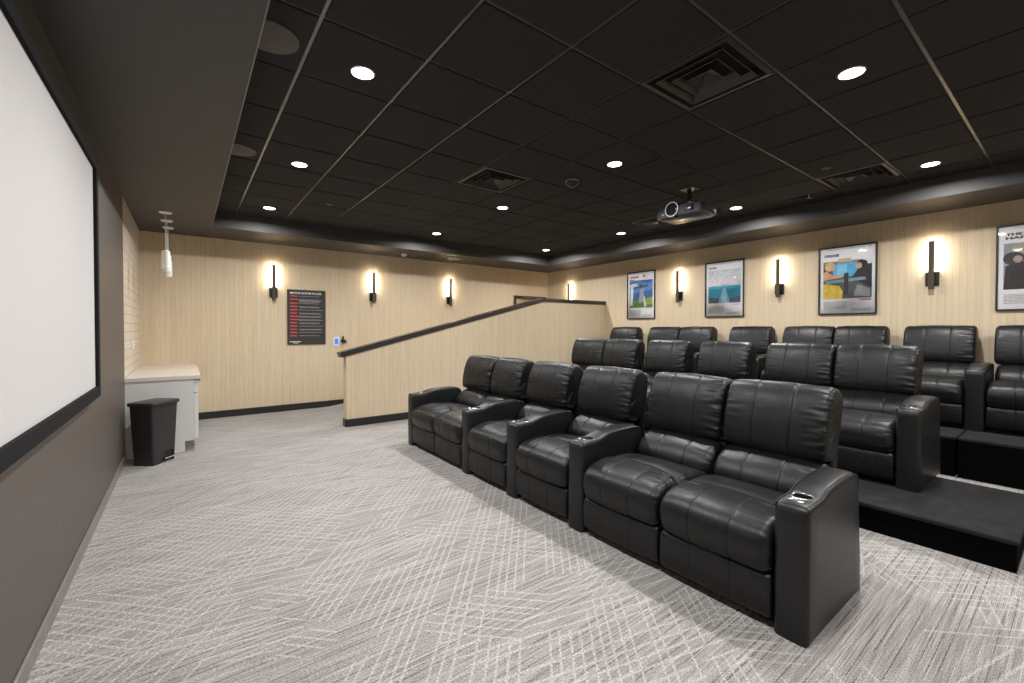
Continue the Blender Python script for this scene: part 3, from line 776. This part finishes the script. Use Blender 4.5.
# ------------------------------------------------------------------ ceiling fittings
LP = [(.913, .90), (.913, 2.797), (.913, 4.718), (.913, 6.657), (.913, -1.0), (3.40, .929), (3.40, 2.837), (3.415, 4.757), (3.435, 6.715), (3.40, -.98), (5.90, .965), (5.935, 2.878), (5.94, 4.813), (5.96, 6.762), (5.90, -.95)]
where = dict(zip(LP, (None, 'largest, at the top left of the photo', 'second along the left column', 'last of the left column, nearest the pendants', None,
    'at the top right of the photo, by the largest vent', 'just above the black dome', 'between a square vent and the far wall', 'last of the middle column, by the far soffit', None,
    'in the right column, nearest the camera', 'in the right column, right of the projector', 'in the right column, left of the projector', 'last of the right column, in the far corner', None)))
DL_TRIM = simple('downlight_trim', (.80, .55, .53), .4)
for (x, y) in LP:
    lab = 'round lit ceiling downlight, ' + where[(x, y)] if where[(x, y)] else ('round lit ceiling downlight near the camera, outside the photo' if y > 0 else 'round lit ceiling downlight behind the camera')
    root = empty('downlight', (x, y, ZC)); tag(root, lab, 'downlight', 'ceiling downlights')
    link('trim_ring', lathe(bmesh.new(), [(.067, -.001), (.067, -.005), (.072, -.005), (.075, -.001)], seg=36, caps=False), DL_TRIM, root, smooth=True, angle=40)
    ln = link('lens', lathe(bmesh.new(), [(.066, -.001), (.066, -.0035)], seg=32), LENSE, root); ln['label'] = 'lit white lens'
    L = bpy.data.lights.new('downlight_lamp', 'AREA'); L.shape = 'DISK'; L.size = .12; L.energy = 37; L.color = (1.0, .995, .985); L.spread = math.radians(168)
    lo = bpy.data.objects.new('lamp', L); COL.objects.link(lo); lo.parent = root; lo.location = (0, 0, -.006)

def diffuser(x0, y0, label):
    w = T; root = empty('ceiling_vent', (x0 + w / 2, y0 + w / 2, ZC)); tag(root, label, 'ceiling vent', 'square ceiling vents')
    def sq(bm, a, za, b_, zb):
        A = [bm.verts.new((sx * a, sy * a, za)) for sx, sy in ((-1, -1), (1, -1), (1, 1), (-1, 1))]
        B = [bm.verts.new((sx * b_, sy * b_, zb)) for sx, sy in ((-1, -1), (1, -1), (1, 1), (-1, 1))]
        for k in range(4): bm.faces.new((A[k], A[(k + 1) % 4], B[(k + 1) % 4], B[k]))
    bm = bmesh.new(); sq(bm, .295, .0, .265, -.004); sq(bm, .265, -.004, .255, .06); sq(bm, .295, 0, .295, .012)
    link('frame', bm, VENT, root)
    for a, z in ((.225, -.006), (.155, -.002)):
        bm = bmesh.new(); sq(bm, a, z, a - .028, z + .035); sq(bm, a, z, a - .003, z - .004); sq(bm, a - .003, z - .004, a - .030, z + .034)
        link('louvre', bm, VENT, root)
    bm = bmesh.new(); a = .085
    A = [bm.verts.new((sx * a, sy * a, -.008)) for sx, sy in ((-1, -1), (1, -1), (1, 1), (-1, 1))]; t = bm.verts.new((0, 0, .030))
    for k in range(4): bm.faces.new((A[k], A[(k + 1) % 4], t))
    link('core', bm, VENT, root)
    link('plenum', nb(-.29, .29, -.29, .29, .07, .08), BASEFAB, root)
diffuser(GX0 + 3 * T, GY0 + 2 * T, 'square black ceiling vent, the large near one left of the upper right downlight')
diffuser(GX0 + 3 * T, GY0 + 6 * T, 'square black ceiling vent in the middle of the ceiling, above a downlight')
diffuser(GX0 + 8 * T, GY0 + 2 * T, 'square black ceiling vent by the right soffit, between two right column downlights')
diffuser(GX0 + 8 * T, GY0 + 6 * T, 'square black ceiling vent partly hidden behind the projector')
for (y, l) in ((2.76, 'round taupe ceiling speaker nearest the camera at the left soffit'), (4.655, 'round taupe ceiling speaker farther along the left soffit')):
    root = empty('ceiling_speaker', (.385, y, ZC)); tag(root, l, 'ceiling speaker', 'round speakers by the left soffit')
    # the round grille stops at the soffit face
    bm = lathe(bmesh.new(), [(.150, 0), (.150, -.008), (.138, -.012), (.02, -.014)], seg=48)
    bmesh.ops.bisect_plane(bm, geom=bm.verts[:] + bm.edges[:] + bm.faces[:], plane_co=(.301 - .385, 0, 0), plane_no=(-1, 0, 0), clear_outer=True)
    link('grille', bm, SPKGRILL, root, smooth=True, angle=40)
root = empty('ceiling_dome', (3.40, 3.43, ZC)); tag(root, 'black dome fitting on the ceiling just below the middle downlight', 'dome')
link('base_ring', lathe(bmesh.new(), [(.082, 0), (.084, -.010), (.078, -.022), (.070, -.024)], seg=32), TBAR, root, smooth=True, angle=40)
link('dome', lathe(bmesh.new(), [(.070, -.022), (.064, -.042), (.048, -.060), (.024, -.070), (.002, -.073)], seg=32), LENSGL, root, smooth=True)
for x, y, l in ((5.194, 1.62, 'small round sprinkler cover plate near the right soffit vent'), (1.51, 5.98, 'small round sprinkler cover plate between the left and middle downlights'),
                (5.28, 6.02, 'small round sprinkler cover plate beside the far corner downlight')):
    o = link('ceiling_sprinkler', lathe(bmesh.new(), [(.041, 0), (.042, -.005), (.036, -.008)], seg=28), SPKGRILL, smooth=True, angle=40, loc=(x, y, ZC)); tag(o, l, 'sprinkler cover', 'sprinkler covers')
root = empty('ceiling_sensor', (6.08, 2.08, ZC)); tag(root, 'small sensor bracket hanging by the right soffit near a vent', 'sensor')
link('body', nb(-.035, .035, -.03, .03, -.035, 0, .006), DARKPLAS, root)
bm = bmesh.new(); tube(bm, [(-.045, -.02, -.004), (-.048, -.02, -.03), (-.03, -.02, -.045), (.045, -.02, -.03)], .004)
link('clip', bm, WHITEPL, root)
root = empty('smoke_detector', (3.32, 7.83, ZS)); tag(root, 'round white smoke detector under the far soffit', 'smoke detector')
link('base', lathe(bmesh.new(), [(.055, 0), (.056, -.012), (.052, -.016)], seg=28), WHITEPL, root, smooth=True, angle=40)
link('cap', lathe(bmesh.new(), [(.050, -.016), (.044, -.034), (.030, -.042), (.004, -.044)], seg=28), WHITEPL, root, smooth=True, angle=40)
root = empty('return_grille', (4.055, 7.865, ZS)); tag(root, 'dark square louvred grille set in the far soffit', 'air grille')
bm = bmesh.new()
box(bm, -.355, .355, -.33, -.295, -.010, 0, .002); box(bm, -.355, .355, .295, .33, -.010, 0, .002); box(bm, -.355, -.32, -.295, .295, -.010, 0, .002); box(bm, .32, .355, -.295, .295, -.010, 0, .002)
link('frame', bm, VENT, root)
link('recess', nb(-.32, .32, -.295, .295, -.0025, -.0005), BASEFAB, root)
for k in range(5):
    x = -.26 + k * .13
    bm = bmesh.new(); prism(bm, [(x - .04, -.004), (x + .025, -.016), (x + .03, -.013), (x - .035, -.001)], -.29, .29)
    link('slat', bm, VENT, root)

# ------------------------------------------------------------------ projector
root = empty('ceiling_projector', (4.505, 2.875, 2.70))
tag(root, 'dark grey video projector hanging under the ceiling with its lens towards the screen', 'projector')
def rr_body(bm, x0, x1, hw, z0, z1, r, bulge, mi=0):
    # plan outline with a bowed front, swept up in z with soft shoulders
    out = []
    n = 22
    for k in range(n + 1):
        y = -hw + 2 * hw * k / n; t = abs(y) / hw
        out.append((x0 + bulge * t ** 3.2, y))
    out += [(x1 - .03, hw), (x1, hw - .04)] + [(x1, hw - .04 - (2 * hw - .08) * k / 6) for k in range(1, 7)] + [(x1 - .03, -hw)]
    cx = (x0 + x1) / 2; levels = [(.90, z0), (.97, z0 + .010), (1.0, z0 + .030), (1.0, z1 - .035), (.96, z1 - .010), (.86, z1)]
    rings = [[bm.verts.new((cx + (p[0] - cx) * s, p[1] * s, z)) for p in out] for s, z in levels]
    m = len(out)
    for a, c in zip(rings, rings[1:]):
        for i in range(m): bm.faces.new((a[i], a[(i + 1) % m], c[(i + 1) % m], c[i])).material_index = mi
    bm.faces.new(rings[0]); bm.faces.new(rings[-1])
    return bm
link('body', rr_body(bmesh.new(), 0, .42, .275, 0, .125, .03, .05), PROJGREY, root, smooth=True, angle=50)
link('top_cover', rr_body(bmesh.new(), .06, .41, .20, .118, .142, .03, .03), PROJDARK, root, smooth=True, angle=50)
o = link('lens_barrel', lathe(bmesh.new(), [(.088, .06), (.088, -.012), (.082, -.020), (.074, -.020), (.070, -.004)], (0, .035, .078), 40, axis='x', caps=False), PROJDARK, root, smooth=True, angle=40)
rg = lathe(bmesh.new(), [(.084, -.014), (.086, -.022), (.074, -.024), (.073, -.014)], (0, .035, .078), 40, axis='x', caps=False)
q = link('lens_ring', rg, WHITEPL, o, smooth=True, angle=50); q['label'] = 'bright ring round the lens'
link('lens', lathe(bmesh.new(), [(.076, .0), (.06, -.008), (.03, -.014), (.002, -.016)], (0, .035, .078), 40, axis='x'), LENSGL, o, smooth=True)
bm = bmesh.new()
for k in range(7): box(bm, .002, .02, -.215 + 0, -.09, .030 + k * .011, .034 + k * .011)
link('front_grille', bm, PROJDARK, root)
mt = empty('projector_mount', (4.70, 2.82, ZC)); tag(mt, 'black ceiling mount holding the projector', 'mount')
link('ceiling_plate', nb(-.085, .085, -.085, .085, -.008, 0, .002), BLKMETAL, mt)
link('column', lathe(bmesh.new(), [(.022, -.008), (.022, -.16)], seg=20), BLKMETAL, mt, smooth=True, angle=40)
link('cradle', nb(-.06, .07, -.055, .055, -.192, -.155, .004), BLKMETAL, mt)
o = link('adjuster', nb(.05, .20, -.03, -.015, -.10, -.07, .002), SPKGRILL, mt)

# ------------------------------------------------------------------ light, world, camera
cl = bpy.data.lights.new('corridor_lamp', 'AREA'); cl.shape = 'DISK'; cl.size = .15; cl.energy = 14; cl.color = (1, .93, .82)
o = bpy.data.objects.new('corridor_lamp', cl); COL.objects.link(o); o.location = (6.8, YF + .8, 2.69)
w = bpy.data.worlds.new('World'); S.world = w; w.use_nodes = True
w.node_tree.nodes['Background'].inputs[0].default_value = C(.5, .5, .5); w.node_tree.nodes['Background'].inputs[1].default_value = .005
cam = bpy.data.cameras.new('Camera'); co = bpy.data.objects.new('Camera', cam); COL.objects.link(co); S.camera = co
F = 434.0; cam.sensor_width = 36; cam.lens = F / 1024 * 36; cam.clip_start = .02
yaw = math.atan(326 / 434); pit = math.radians(.8)
co.location = (0, 0, 1.40); co.rotation_euler = (PI / 2 - pit, 0, -yaw)
cam.shift_y = -(341.5 - (329 + F * math.tan(pit))) / 1024
S.view_settings.view_transform = 'Standard'; S.view_settings.look = 'None'
S.view_settings.exposure = 0.0; S.view_settings.gamma = 1.0; S.view_settings.use_curve_mapping = False
